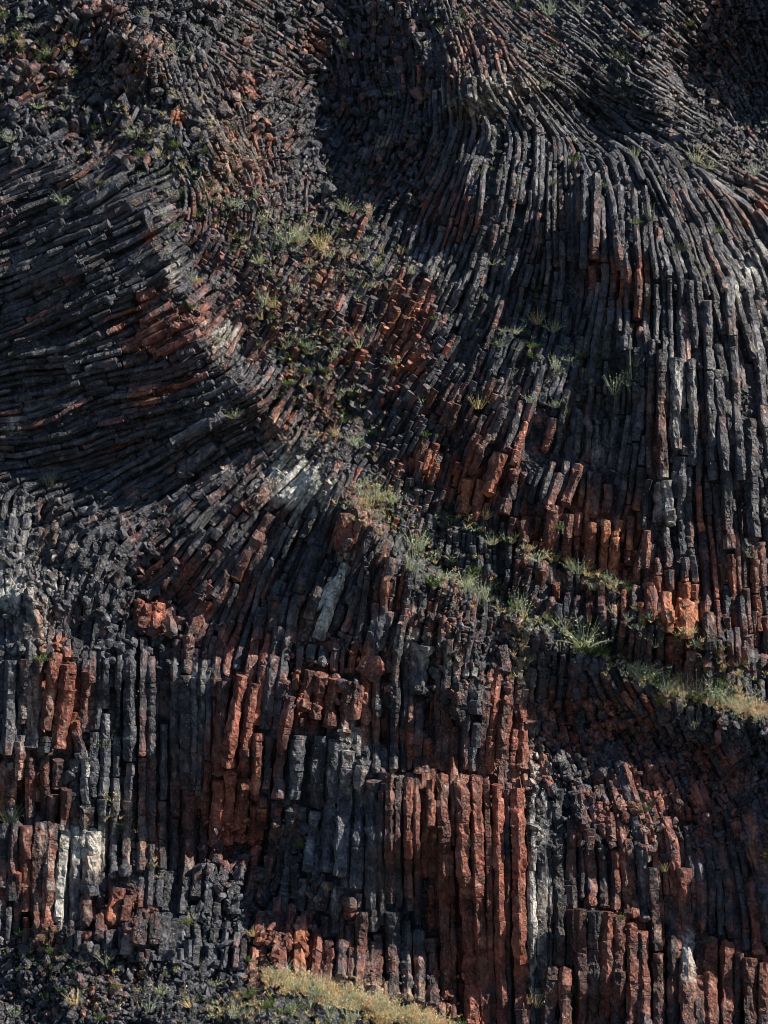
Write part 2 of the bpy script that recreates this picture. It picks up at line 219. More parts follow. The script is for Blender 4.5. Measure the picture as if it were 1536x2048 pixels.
# ------------------------------------------------------------------ the paths the columns follow
def spaced_lines(sep, n_seed, occupied, seed, step=7.0, max_len=640, lo=-230):
    r = np.random.default_rng(seed); cell = 14; grid = {}
    def add(p, tag): grid.setdefault((int(p[0]//cell), int(p[1]//cell)), []).append((p[0], p[1], tag))
    def free(u, v, d, tag):
        ci, cj = int(u//cell), int(v//cell); k = int(d//cell)+1; dd_ = d*d
        for i in range(ci-k, ci+k+1):
            for j in range(cj-k, cj+k+1):
                for (a, b, t) in grid.get((i, j), ()):
                    if t != tag and (a-u)**2+(b-v)**2 < dd_: return False
        return True
    for p in occupied: add(p, -1)
    A2, B2, WW = ANGC, ANGS, WID
    def ang1(u, v):
        i = min(max(int((u-U0)/G), 0), len(gu)-1); j = min(max(int((v-V0)/G), 0), len(gv)-1)
        return math.atan2(B2[j, i], A2[j, i])/2, WW[j, i]
    lines = []
    for s in range(n_seed):
        u, v = r.uniform(lo, 1536-lo), r.uniform(lo, 2048-lo*.8); a, w = ang1(u, v)
        if not free(u, v, w*sep, s): continue
        parts = []
        for sg in (1, -1):
            pu, pv = u, v; pts = []; pa = a if sg == 1 else a+math.pi; ln = 0; lim = max_len/2
            while ln < lim:
                a2, w = ang1(pu, pv)
                if math.cos(a2-pa) < 0: a2 += math.pi
                pa = a2; pu += math.cos(a2)*step; pv -= math.sin(a2)*step; ln += step
                if not (lo-10 < pu < 1546-lo and lo-10 < pv < 2060-lo) or not free(pu, pv, w*sep*.55, s): break
                pts.append((pu, pv))
            parts.append(pts)
        line = parts[1][::-1]+[(u, v)]+parts[0]
        if len(line) < 3: continue
        if line[0][1] < line[-1][1]: line = line[::-1]       # from the lower end to the upper end
        for p in line: add(p, s)
        lines.append(np.array(line))
    return lines

# hand-read columns: (points lower -> upper), width, stand-out, tone key
HERO = []
def H(pts, w, out=.12, key=None, run=None): HERO.append((np.array(pts, float)[::-1], w, out, key, run))
H([(778,1552),(780,1810)],22,.1,'r2'); H([(795,1556),(798,1815)],18,.05,'d'); H([(816,1556),(818,1822)],17,.1,'r1'); H([(833,1558),(835,1850)],15,.1,'r2')
H([(862,1560),(862,1655)],19,.2,'r1'); H([(885,1554),(887,1720),(893,1995)],25,.16,'r2'); H([(903,1700),(906,2040)],14,.1,'d')
H([(925,1554),(929,1720),(937,1880),(945,2075)],28,.2,'r1'); H([(951,1554),(955,1750),(964,1900),(973,2075)],26,.2,'r1'); H([(974,1560),(980,1850),(990,2075)],15,.12,'r2')
H([(994,1568),(998,1800),(1008,2075)],21,.2,'r3'); H([(1014,1578),(1019,2075)],13,.1,'d'); H([(1034,1578),(1039,1850),(1047,2075)],26,.24,'r3'); H([(1061,1592),(1066,2075)],18,.12,'s')
H([(1081,1600),(1083,2075)],24,.02,'s'); H([(1098,1600),(1099,1935)],14,.06,'s'); H([(1116,1578),(1118,1935)],22,.12,'d'); H([(1145,1640),(1142,1935)],22,.06,'r2')
H([(1104,1938),(1100,2075)],28,.3,'r2'); H([(1132,1941),(1128,2075)],25,.3,'r1')
for i, (x, y) in enumerate([(1162,1818),(1187,1822),(1212,1822),(1237,1832),(1262,1846),(1286,1862)]): H([(x, y), (x-3+i, 2075)], 27, .26, ['r2', 'd', 'r1', 'r2', 'r1', 'r1'][i])
H([(1180,1656),(1184,1812)],21,.14,'r1'); H([(1205,1690),(1207,1816)],18,.1,'d'); H([(1230,1700),(1231,1820)],19,.1,'r2'); H([(1300,1735),(1312,1900)],26,.1,'s')
H([(1368,1735),(1375,1900),(1376,2075)],27,.24,'r1'); H([(1345,1790),(1348,2075)],22,.14,'d'); H([(1400,1870),(1399,2075)],24,.14,'r2'); H([(1424,1880),(1422,2075)],26,.2,'r1'); H([(1452,1888),(1450,2075)],27,.18,'r1')
H([(1500,1915),(1498,2075)],30,.2,'r2'); H([(1476,1905),(1474,2075)],20,.1,'d'); H([(1316,1905),(1318,2075)],22,.16,'r2'); H([(1526,1925),(1526,2075)],24,.16,'r1')
H([(627,1620),(615,1745)],22,.28,'w'); H([(605,1612),(598,1700)],22,.2,'r1'); H([(672,1480),(662,1600),(650,1745)],28,.12,'g2'); H([(697,1500),(690,1620),(680,1755)],26,.18,'g3'); H([(722,1520),(716,1640),(708,1780)],26,.1,'g2')
H([(746,1560),(740,1860)],26,.06,'g1'); H([(764,1580),(762,1850)],20,.12,'r2'); H([(640,1470),(630,1610)],30,.1,'g1'); H([(600,1470),(588,1600)],26,.1,'g3')
H([(485,1350),(468,1450),(455,1535)],27,.3,'r3'); H([(511,1366),(497,1450),(486,1540)],21,.22,'r1'); H([(446,1362),(440,1470),(436,1550)],22,.16,'r2'); H([(516,1466),(510,1600)],22,.3,'r3'); H([(537,1470),(532,1580)],17,.2,'r1')
H([(581,1392),(566,1470),(556,1600)],21,.22,'r1'); H([(440,1560),(428,1690)],26,.26,'r3'); H([(462,1545),(452,1690)],25,.26,'r3'); H([(488,1560),(478,1680)],26,.24,'r1'); H([(512,1610),(502,1680)],20,.24,'r1')
H([(113,1308),(101,1390),(92,1460)],24,.26,'r1'); H([(137,1330),(124,1420),(118,1500)],26,.3,'r1'); H([(50,1318),(45,1450)],18,.14,'r2'); H([(75,1316),(68,1500)],22,.1,'g2'); H([(22,1320),(16,1510)],26,.1,'g2')
H([(150,1440),(163,1520)],22,.2,'r1'); H([(42,1470),(38,1560)],18,.16,'g3')
H([(314,1206),(306,1266)],34,.42,'r3'); H([(286,1206),(280,1262)],30,.36,'r1'); H([(342,1212),(340,1272)],26,.24,'g3')
H([(620,1340),(606,1420)],24,.26,'r2'); H([(643,1348),(630,1438)],24,.3,'r1'); H([(668,1356),(657,1456)],24,.3,'r1'); H([(694,1362),(684,1470)],24,.3,'r2'); H([(714,1370),(710,1440)],22,.2,'r1')
H([(134,1576),(124,1662)],24,.3,'r1'); H([(106,1590),(102,1660)],20,.2,'r2'); H([(176,1610),(172,1700)],26,.16,'r2'); H([(130,1660),(118,1842)],27,.12,'w'); H([(154,1650),(148,1842)],22,.1,'w'); H([(186,1660),(184,1790)],36,.14,'b'); H([(172,1500),(170,1610)],20,.12,'w')
for i, x in enumerate([8, 30, 54, 78, 102]): H([(x, 1650), (x-6, 1780+i*22)], 23, .26, ['g1', 'd', 'r1', 'r2', 'r1'][i])
H([(72,1764),(80,1888)],22,.36,'r2'); H([(174,1780),(172,1850)],24,.3,'r2'); H([(200,1834),(198,1880)],18,.3,'r2'); H([(236,1774),(224,1848)],25,.34,'r3'); H([(258,1790),(250,1850)],20,.26,'r2'); H([(284,1826),(274,1892)],32,.3,'d'); H([(312,1830),(306,1890)],24,.26,'r2')
H([(420,1732),(412,1830)],26,.2,'g1'); H([(396,1735),(390,1800)],24,.16,'r2'); H([(484,1712),(474,1760)],22,.34,'g3'); H([(470,1760),(464,1830)],28,.24,'g2'); H([(440,1680),(434,1730)],24,.2,'r2')
H([(527,1826),(519,1892)],23,.34,'r3'); H([(555,1796),(548,1880)],22,.24,'r2'); H([(551,1872),(547,1920)],20,.4,'r2'); H([(583,1810),(576,1900)],22,.24,'r1'); H([(606,1838),(599,1950)],25,.42,'o'); H([(634,1856),(631,1962)],20,.34,'r1'); H([(660,1882),(656,1972)],19,.3,'r1')
H([(686,1886),(682,1976)],20,.26,'d'); H([(724,1826),(717,1984)],23,.34,'r2'); H([(702,1850),(698,1960)],18,.2,'r2'); H([(745,1880),(742,1990)],18,.14,'d'); H([(652,1830),(648,1880)],20,.2,'d')
H([(785,1822),(784,2000)],24,.3,'d'); H([(812,1840),(812,2005)],22,.3,'g1'); H([(838,1862),(838,2010)],22,.34,'g1'); H([(864,1875),(866,2015)],22,.34,'d')
H([(1330,1186),(1338,1262)],27,.34,'r3'); H([(1372,1206),(1377,1276)],27,.4,'o'); H([(1300,1164),(1304,1240)],24,.26,'r1'); H([(1236,1040),(1226,1152)],21,.32,'o'); H([(1210,1040),(1204,1146)],19,.24,'o'); H([(1182,1045),(1178,1140)],20,.2,'r1')
H([(1262,1032),(1256,1130)],20,.24,'r1'); H([(1296,1060),(1290,1140)],20,.2,'o'); H([(1140,1030),(1130,1130)],22,.2,'r2'); H([(1106,1010),(1092,1120)],22,.2,'r1'); H([(1416,1230),(1420,1300)],24,.3,'r2'); H([(1436,1280),(1446,1340)],22,.26,'r1')
H([(1000,906),(978,990)],26,.32,'r3'); H([(1030,940),(1010,1030)],24,.28,'r2'); H([(1155,930),(1130,1010)],22,.3,'o'); H([(1120,950),(1096,1020)],22,.24,'r1'); H([(940,960),(925,1030)],22,.3,'o'); H([(968,960),(950,1040)],20,.24,'r1')
H([(1322,700),(1322,860),(1326,958)],26,.3,'r2'); H([(1302,680),(1298,860),(1302,950)],20,.2,'r2'); H([(1352,716),(1352,900)],30,.16,'b'); H([(1382,720),(1386,930)],26,.12,'g3'); H([(1332,960),(1340,1050)],32,.08,'w'); H([(1412,600),(1420,760),(1424,960)],28,.16,'g2')
H([(1455,560),(1470,740),(1480,960)],32,.18,'g2'); H([(1490,540),(1516,720),(1540,930)],32,.2,'g2'); H([(1436,740),(1452,940),(1460,1100)],28,.14,'g1'); H([(1496,840),(1510,1080)],34,.2,'g1'); H([(1380,560),(1390,700)],24,.12,'g1')
H([(1195,350),(1190,520)],24,.18,'r2'); H([(1170,350),(1166,540)],22,.1,'g1'); H([(1266,380),(1280,560),(1272,640)],24,.22,'r1'); H([(1240,372),(1250,560)],22,.14,'g2'); H([(1290,372),(1312,560)],22,.12,'g1')
H([(400,668),(345,694),(306,712)],24,.3,'r3'); H([(390,640),(330,664),(285,690)],20,.26,'r1'); H([(350,610),(280,645)],20,.24,'r1'); H([(390,700),(340,720)],22,.24,'r1'); H([(312,580),(275,596)],24,.26,'r3'); H([(450,832),(400,856),(340,884)],20,.24,'g3')
H([(562,944),(530,980),(490,1020)],24,.22,'r2'); H([(690,1130),(660,1200),(634,1280)],24,.22,'w'); H([(660,1120),(634,1180),(618,1240)],22,.2,'d'); H([(700,1030),(684,1100)],30,.36,'r1'); H([(630,1090),(600,1180)],28,.18,'g1'); H([(545,1030),(500,1100),(470,1160)],24,.18,'r1')
H([(420,1090),(380,1140),(330,1200)],24,.2,'r1'); H([(430,890),(360,950)],26,.3,'g3')
H([(1054,1130),(1046,1040)][::-1],20,.2,'r1')
H([(1040,1420),(1046,1540)],26,.26,'r1'); H([(1010,1400),(1006,1520)],26,.24,'r2'); H([(950,1370),(948,1430)],32,.28,'g1'); H([(918,1366),(914,1440)],28,.24,'d'); H([(846,1290),(838,1390)],28,.2,'g2'); H([(1002,1290),(1014,1350)],20,.24,'r2')

TONES = {'r1': (1., 0, 0, .95), 'r2': (.72, 0, 0, .65), 'r3': (1.1, .15, 0, 1.35), 'o': (1.1, .6, 0, 1.25), 'd': (.12, 0, 0, .6), 's': (0, 0, .05, .62), 'g1': (.05, 0, .02, .9), 'g2': (0, 0, .12, 1.25), 'g3': (.15, 0, .2, 1.5), 'w': (0, 0, .1, 1.8), 'b': (.25, .2, .1, 1.6)}
BASALT = np.array([.036, .042, .058]); RUST = np.array([.150, .044, .029]); OCHRE = np.array([.25, .088, .042]); BROWN = np.array([.125, .080, .055]); CRUST = np.array([.37, .385, .37]); STRAW_GLINT_C = np.array([.42, .31, .20])
def rock_tone(u, v, p3, red_k, or_k, wh_k, br, forced):
    """colour of the stone at a point: rust, ochre and lichen grow in patches with ragged borders"""
    nb = fbm(p3*np.array([7, 7, 3.2]), 3); nc = vnoise(p3*1.3+40); nf = fbm(p3*np.array([26, 26, 9])+9, 2)
    lr = fbm(np.stack([u/90, v/140, u*0+3], 1), 3); st_ = vnoise(p3*np.array([9, 9, .9])+70)
    red = np.where(forced, red_k*.45+look(RED, u, v)*.7, look(RED, u, v)*1.05+red_k*.9)+.05+lr*.30+st_*.2; red = np.clip((red+nb*.35+nc*.1-.30)*1.3, 0, 1)
    org = np.where(forced, or_k*.5+look(ORANGE, u, v)*.6, look(ORANGE, u, v)*.9+or_k); org = np.clip((org+.12+nb*.45+lr*.3-.42)*1.8, 0, 1)*np.clip(red*1.5, 0, 1)
    wh = np.maximum(look(WHITE, u, v), wh_k); dr = vnoise(p3*np.array([17, 17, 1.6])+31); wh = np.clip((wh*1.05+nf*.6+nb*.35+dr*.5+lr*.25-.46)*1.7, 0, 1)*np.clip(.3+wh*.6, 0, 1)
    c = BASALT+(RUST-BASALT)*red[:, None]; c = c+(OCHRE-c)*(org*.85)[:, None]
    bw = np.clip((look(STRAW_GLINT, u, v)*.9+.12+lr*.25+(br-1)*.5+nb*.25-.30)*1.3, 0, 1)*.5; c = c+(BROWN-c)*bw[:, None]  # brown stone tone; along ridges it also paints in warm sunlight
    st = look(STRAW_GLINT, u, v)+(br-1)*.35; st = np.clip((st+nb*.4+.04-.62)*1.8, 0, 1)*.75
    c = c*(br*(1+.35*nb+.25*nf))[:, None]
    c = c+(STRAW_GLINT_C*.8-c)*st[:, None]; c = c+(CRUST-c)*wh[:, None]
    return np.clip(c, .008, .8)

class Acc:
    def __init__(s): s.V = []; s.N = []; s.F = []; s.uv = []; s.k = []; s.rng_ = []; s.n = 0; s.amp = []
def column(acc, line, w, out, tilt, key, r, fine=True, joint=1.0):
    """one prism following a curved line: blocks separated by joints, each a little offset, turned and of its own girth"""
    seg = np.linalg.norm(np.diff(line, axis=0), axis=1); S = np.r_[0, np.cumsum(seg)]; L = S[-1]
    if L < 6: return None
    k = int(r.integers(5, 8)); sub = 3 if (fine and w > 21) else 2; m = k*sub
    th = np.sort((np.arange(k)+r.uniform(-.28, .28, k))*2*math.pi/k+r.uniform(0, 6.3)); rr = r.uniform(.88, 1.1, k)
    c = np.stack([np.cos(th)*rr, np.sin(th)*rr], 1); prof = []
    for i in range(k):
        a, b = c[i], c[(i+1) % k]
        for t in ([.10, .5, .90] if sub == 3 else [.14, .86]): prof.append(a*(1-t)+b*t)
    prof = np.array(prof)*(1+r.uniform(-.03, .03, (m, 1)))
    js = [0.0]; 
    while js[-1] < L: js.append(js[-1]+w*joint*r.choice([.4, .7, 1.2, 2.2, 3.6])*r.uniform(.7, 1.3))
    js = np.array(js[:-1]+[L]); nb = len(js)-1
    if nb > 1 and js[-1]-js[-2] < w*.3: js = np.delete(js, -2); nb -= 1
    st = 8.0 if fine else 16.0
    s_, sc_, oc_, blk = [], [], [], []
    q_ = .45 if L > 120 else 1.; bs = r.normal(1, .08*q_, nb); bo = r.normal(0, .06*q_, (nb, 2)); bt = r.normal(0, .08*q_, (nb, 2)); deep = r.random(nb+1) < .55
    br_ = r.normal(1, .12, nb)
    for b in range(nb):
        a0, a1 = js[b], js[b+1]; n = max(1, int((a1-a0)/st)); ss = np.linspace(a0+1.1, a1-1.1, n+1) if a1-a0 > 4 else np.array([a0+.8, a1-.8])
        g0 = .5 if b == 0 else (.86 if deep[b] else .96); g1 = .55 if b == nb-1 else (.86 if deep[b+1] else .96)
        ss = np.r_[a0, ss, a1]; sc = np.full(len(ss), bs[b]); sc[0] *= g0; sc[-1] *= g1
        if b == 0: sc = np.r_[.02, sc]; ss = np.r_[a0, ss]; ss[1] += .6; ss[2] += 1.2
        if b == nb-1: sc = np.r_[sc, .02]; ss = np.r_[ss, a1]; ss[-2] -= .6
        s_.append(ss); sc_.append(sc); oc_.append(bo[b]+bt[b]*((ss-(a0+a1)/2)/max(w, 1))[:, None]*.5); blk.append(np.full(len(ss), b))
    s_ = np.concatenate(s_); sc_ = np.concatenate(sc_); oc_ = np.concatenate(oc_); blk = np.concatenate(blk); nr = len(s_)
    pu = np.interp(s_, S, line[:, 0]); pv = np.interp(s_, S, line[:, 1])
    ym = surf(pu, pv)
    if len(ym) > 8: ker = np.ones(5)/5; ym = np.convolve(np.pad(ym, 2, mode='edge'), ker, 'valid')
    y = ym-out-tilt*(s_-L/2)/100
    c3 = unproj(pu, pv, y); T = np.gradient(c3, axis=0); T /= np.linalg.norm(T, axis=1, keepdims=True)+1e-9
    if nr > 3:
        for i in range(nr):
            if np.linalg.norm(c3[min(i+1, nr-1)]-c3[max(i-1, 0)]) < .02: T[i] = T[i-1] if i > 2 else T[min(i+3, nr-1)]
    Tm = c3[-1]-c3[0]; Tm /= np.linalg.norm(Tm)+1e-9; T = np.where(np.abs((T*Tm).sum(1, keepdims=True)) < .6, Tm, T)
    N1 = np.cross(T, np.array([0, -1., 0])); N1 /= np.linalg.norm(N1, axis=1, keepdims=True)+1e-9; N2 = np.cross(N1, T)
    R = w/200*1.12
    o2 = oc_*w/100
    x = prof[None, :, 0]*R*sc_[:, None]+o2[:, :1]; z = prof[None, :, 1]*R*sc_[:, None]+o2[:, 1:]
    V = c3[:, None]+N1[:, None]*x[..., None]+N2[:, None]*z[..., None]
    Nn = N1[:, None]*prof[None, :, 0, None]+N2[:, None]*prof[None, :, 1, None]; Nn = Nn/np.linalg.norm(Nn, axis=-1, keepdims=True)
    i = np.arange(nr-1)[:, None]*m; j = np.arange(m)[None]; j2 = (j+1) % m
    Fq = np.stack([i+j, i+j2, i+m+j2, i+m+j], -1).reshape(-1, 4)
    acc.V.append(V.reshape(-1, 3)); acc.N.append(Nn.reshape(-1, 3)); acc.F.append(Fq+acc.n)
    acc.uv.append(np.stack([np.repeat(pu, m), np.repeat(pv, m)], 1)); acc.amp.append(np.repeat(np.minimum(sc_, 1)*R, m))
    if key in TONES: t = TONES[key]; forced = 1.
    else: t = (r.normal(-.02, .30), r.normal(-.05, .16), 0, r.uniform(.6, 1.45)); forced = 0.
    bb = (t[3]*br_[blk]).clip(.35, 2)
    acc.k.append(np.stack([np.full(nr*m, t[0]), np.full(nr*m, t[1]), np.full(nr*m, t[2]), np.repeat(bb, m), np.full(nr*m, forced)], 1))
    info = dict(v0=acc.n, v1=acc.n+nr*m, f0=sum(0 for _ in ()), nf=len(Fq), area=L*w, u=float(pu.mean()), v=float(pv.mean()), w=w, L=L, key=key, red=t[0], u_top=float(pu[-1]), v_top=float(pv[-1]), y=float(y.mean()), m=m)
    acc.n += nr*m; acc.rng_.append(info); return info

front = Acc(); r1 = np.random.default_rng(5)
occ = []
for ln, w, out, key, run in HERO:
    if ln[:, 0].mean() > 1240 and ln[:, 1].mean() < 1120: w *= .76
    if ln[:, 1].mean() < 760: w *= .85
    seg = np.linalg.norm(np.diff(ln, axis=0), axis=1); S = np.r_[0, np.cumsum(seg)]; n = max(3, int(S[-1]/7)); s = np.linspace(0, S[-1], n)
    q = np.stack([np.interp(s, S, ln[:, 0]), np.interp(s, S, ln[:, 1])], 1)
    a = np.sin(s/70+r1.uniform(0, 6))*1.2; q[:, 0] += a
    for off in ([0] if w < 24 else [-w*.16, w*.16]): occ += [(p[0]+off, p[1]) for p in q]
    column(front, q, w*1.0, out*.5, .0, key, r1, True, 1.5 if S[-1] > 150 else 1.0)
def chop(lines, acc, r, out0, spread, fine, grow=1.0):
    for ln in lines:
        i = 0; n = len(ln); base = r.normal(0, spread*.55)
        while i < n-2:
            u, v = ln[i]
            if v > 1895+u*.12 and u < 640 and fine: i += 2; continue
            run = float(look(RUN, u, v)); w = float(look(WID, u, v)); tl = float(look(TILT, u, v))
            k = max(3, int(run*r.uniform(.45, 1.5)/7)); j = min(n, i+k)
            if n-j < 4: j = n
            q = ln[i:j].copy()
            rough_k = (.8 if v < 1290 else .5)+.9*max(0., 1-abs(u-180)/320)*max(0., 1-abs(v-700)/420)
            out = out0+(base+r.normal(0, spread)*.8)*rough_k
            if fine and r.random() < (.04 if v > 1300 else .10): i = j-1; continue
            q += r.normal(0, w*.03, (1, 2)); ww = w*grow*r.uniform(.74, 1.2)
            q[0] += (q[1]-q[0])*.2
            column(acc, q, ww, out, tl*r.uniform(.6, 1.4), None, r, fine, 1.1 if run > 100 else .8)
            i = j-1
L1 = spaced_lines(.90, 95000, occ, 21); chop(L1, front, r1, .0, .085, True)
print('front lines', len(L1), 'columns', len(front.rng_), 'verts', front.n)
back = Acc(); L2 = spaced_lines(1.05, 36000, [], 22, max_len=400); chop(L2, back, r1, -.24, .08, False, 1.2)
print('back lines', len(L2), 'columns', len(back.rng_), 'verts', back.n)

def finish(acc, rough):
    V = np.concatenate(acc.V); N = np.concatenate(acc.N); uv = np.concatenate(acc.uv); k = np.concatenate(acc.k); amp = np.concatenate(acc.amp)
    d = fbm(V*np.array([5.5, 5.5, 3.0]), 2)*.26+(np.abs(fbm(V*np.array([11., 11, 7])+5, 2))-.45)*-.26+fbm(V*np.array([30., 30, 22])+3, 1)*.07
    V2 = V+N*(d*amp*rough)[:, None]
    wob = np.stack([vnoise(V*6+1), vnoise(V*6+51), vnoise(V*6+97)], 1)
    V2 += wob*(amp*.10)[:, None]
    tone = rock_tone(uv[:, 0], uv[:, 1], V, k[:, 0], k[:, 1], k[:, 2], k[:, 3], k[:, 4] > .5)
    return V2, tone, uv
FV, FT, FUV = finish(front, 1.0); BV, BT, _ = finish(back, 1.0)
ZB = np.full(SURF.shape, 99.0)                    # nearest stone in front at each place, to stand plants on
kk = (CAM_D+FV[:, 1])/CAM_D; pu = FV[:, 0]/kk*100+768; pv = 1024-(FV[:, 2]-CAM_Z)/kk*100
ii = np.clip(((pu-U0)/G).round().astype(int), 0, len(gu)-1); jj = np.clip(((pv-V0)/G).round().astype(int), 0, len(gv)-1)
np.minimum.at(ZB, (jj, ii), FV[:, 1])
ZB = np.where(ZB > 50, SURF, ZB)

# ------------------------------------------------------------------ where things are, in words
PLACES = [('at the top left', 0, 0, 400, 330), ('in the dark upper gully', 400, 0, 850, 400), ('on wavy rock at top right', 850, 0, 1536, 290),
 ('in slanting fan on the left', 0, 330, 420, 1020), ('on the slope left of centre', 420, 400, 640, 900), ('in the rust-coloured middle slope', 640, 400, 900, 960),
 ('high on the curved dome', 900, 290, 1250, 560), ('on right shoulder of the dome', 1250, 290, 1536, 600), ('on lower flank of the dome', 900, 560, 1250, 900),
 ('in tall pillars on right edge', 1250, 600, 1536, 1130), ('on stepped ledges right of centre', 900, 900, 1250, 1230), ('along the grassy diagonal ledge', 1000, 1230, 1536, 1440),
 ('on the right-hand orange steps', 1250, 1130, 1536, 1300), ('in the slanting fan below centre', 420, 900, 700, 1290), ('by the central rib', 700, 960, 900, 1290),
 ('in folded rock on left edge', 0, 1020, 420, 1290), ('in upper row of left palisade', 0, 1290, 400, 1640), ('in the red group left of centre', 400, 1290, 600, 1700), ('in the broken row below centre', 600, 1290, 1060, 1545),
 ('in the hollow under grassy ledge', 1060, 1440, 1536, 1640), ('in the lower row on the left', 0, 1640, 400, 1890), ('in the grey group below centre', 600, 1545, 770, 1820), ('in the long central palisade', 770, 1545, 1060, 2090),
 ('in the lower middle row', 400, 1700, 770, 1980), ('in short front row at bottom right', 1060, 1640, 1300, 2090), ('in the bottom right corner', 1300, 1640, 1600, 2090), ('on the scree at the bottom left', 0, 1890, 450, 2090), ('on the sunlit bank at the bottom', 450, 1900, 940, 2090)]
def place(u, v):
    u = min(max(u, 1), 1535); v = min(max(v, 1), 2047)
    for nm, a, b, c_, d_ in PLACES:
        if a <= u < c_ and b <= v < d_: return nm
    return min(PLACES, key=lambda p: (u-(p[1]+p[3])/2)**2+(v-(p[2]+p[4])/2)**2)[0]
def nth(i): return ['first', 'second', 'third', 'fourth', 'fifth', 'sixth', 'seventh', 'eighth', 'ninth', 'tenth'][i] if i < 10 else '%d%s' % (i+1, {1: 'st', 2: 'nd', 3: 'rd'}.get((i+1) % 10, 'th') if (i+1) % 100 not in (11, 12, 13) else 'th')
def word_labels(items, noun):                      # items: dict(obj, u, v, look); one label each, told apart by look, place and order from the left
    groups = {}
    for it in items: groups.setdefault((it['look'], place(it['u'], it['v'])), []).append(it)
    for (lk, pl), g in groups.items():
        g.sort(key=lambda t: t['u'])
        for i, it in enumerate(g):
            it['obj']['label'] = f"{lk} {noun} {pl}" + ('' if len(g) == 1 else (f", {nth(i)} from left" if i < len(g)-1 or len(g) < 3 else ', rightmost one'))

# ------------------------------------------------------------------ stone columns: the 290 largest as objects, the rest as one mass
allF = front.F
order = sorted([i for i, t in enumerate(front.rng_) if -5 < t['u'] < 1541 and 0 < t['v'] < 2060], key=lambda i: -front.rng_[i]['area'])
single = set(order[:285]); items = []
for i in order[:285]:
    t = front.rng_[i]; V = FV[t['v0']:t['v1']]; T = FT[t['v0']:t['v1']]; org = np.array([V[:, 0].mean(), V[:, 1].mean(), V[:, 2].min()])
    me = mesh_np('basalt_column', V-org, allF[i]-t['v0'], T, M_ROCK); o = link('basalt_column', me, kind='thing', category='rock column', group='basalt columns of the cliff'); o.location = org
    c = T.mean(0); rd = c[0]/max(c[2], 1e-3); lum = c.mean()
    lk = 'ochre-orange' if rd > 5.2 and lum > .1 else 'rust-red' if rd > 2.6 else 'brownish grey' if rd > 1.3 else 'pale lichened' if lum > .16 else 'light grey' if lum > .085 else 'dark grey'
    lk = ('long ' if t['L'] > 230 else 'short ' if t['L'] < 110 else '')+lk; items.append(dict(obj=o, u=t['u'], v=t['v'], look=lk))
word_labels(items, 'basalt column')
rest = [i for i in range(len(front.rng_)) if i not in single]
remap = -np.ones(front.n, int); keep = np.concatenate([np.arange(front.rng_[i]['v0'], front.rng_[i]['v1']) for i in rest]); remap[keep] = np.arange(len(keep))
Frest = remap[np.concatenate([allF[i] for i in rest])]
Vall = np.concatenate([FV[keep], BV]); Fall = np.concatenate([Frest, np.concatenate(back.F)+len(keep)]); Tall = np.concatenate([FT[keep], BT])
link('basalt_columns', mesh_np('basalt_columns', Vall, Fall, Tall, M_ROCK), kind='stuff', label='mass of smaller dark jointed basalt columns covering the cliff', category='rock columns')

# ------------------------------------------------------------------ the cliff behind them and the ground
su = np.concatenate([np.arange(-2600, -160, 80), np.arange(-160, 1700, 4), np.arange(1700, 4200, 80)]); sv = np.concatenate([np.arange(-1400, -160, 80), np.arange(-160, 2200, 4.0), np.arange(2200, 2330, 20)])
X, Yv = np.meshgrid(su.astype(float), sv); yy = look(SURF, X, Yv)+.22
ou = np.maximum(np.maximum(-160-X, X-1700), 0)/100; ov = np.maximum(-160-Yv, 0)/100; yy = yy+ov*.5+.35*ou*.3*(1+n2(X, Yv, 500, 8))
below = np.maximum(Yv-2060, 0)/100; yy = yy-below*1.2
V = unproj(X.ravel(), Yv.ravel(), yy.ravel()); nd = fbm(V*3.1, 4)*.09+(np.abs(fbm(V*9+3, 3)))*.09; V[:, 1] -= nd; V[:, 2] += vnoise(V*8)*.04
nr, nc = X.shape; i = (np.arange(nr-1)[:, None]*nc+np.arange(nc-1)[None]).ravel(); Fq = np.stack([i, i+nc, i+nc+1, i+1], 1)
Tn = rock_tone(X.ravel(), Yv.ravel(), V, np.full(len(V), -.1), np.full(len(V), -.1), np.zeros(len(V)), .8+.3*vnoise(V*2), np.zeros(len(V), bool))
link('cliff', mesh_np('cliff', V, Fq, Tn, M_ROCK), kind='structure', label='dark basalt cliff face behind the columns')
bot = V.reshape(nr, nc, 3)[-1]; gz = bot[:, 2].min()
GX, GY = np.meshgrid(np.r_[-900, -300, np.linspace(-60, 60, 121), 300, 900], np.r_[-900, -300, -120, np.linspace(-60, 6, 100)]); gzz = gz+.25+np.maximum(GY+2, -60)*.14+.25*n2(GX, GY, 5, 9, 3)
gV = np.stack([GX.ravel(), GY.ravel(), gzz.ravel()], 1); nr, nc = GX.shape; i = (np.arange(nr-1)[:, None]*nc+np.arange(nc-1)[None]).ravel()
link('ground', mesh_np('ground', gV, np.stack([i, i+1, i+nc+1, i+nc], 1), np.tile(np.array([.09, .075, .055]), (len(gV), 1))*(1+.3*vnoise(gV))[:, None], M_SOIL), kind='structure', label='stony ground at the foot of the cliff')

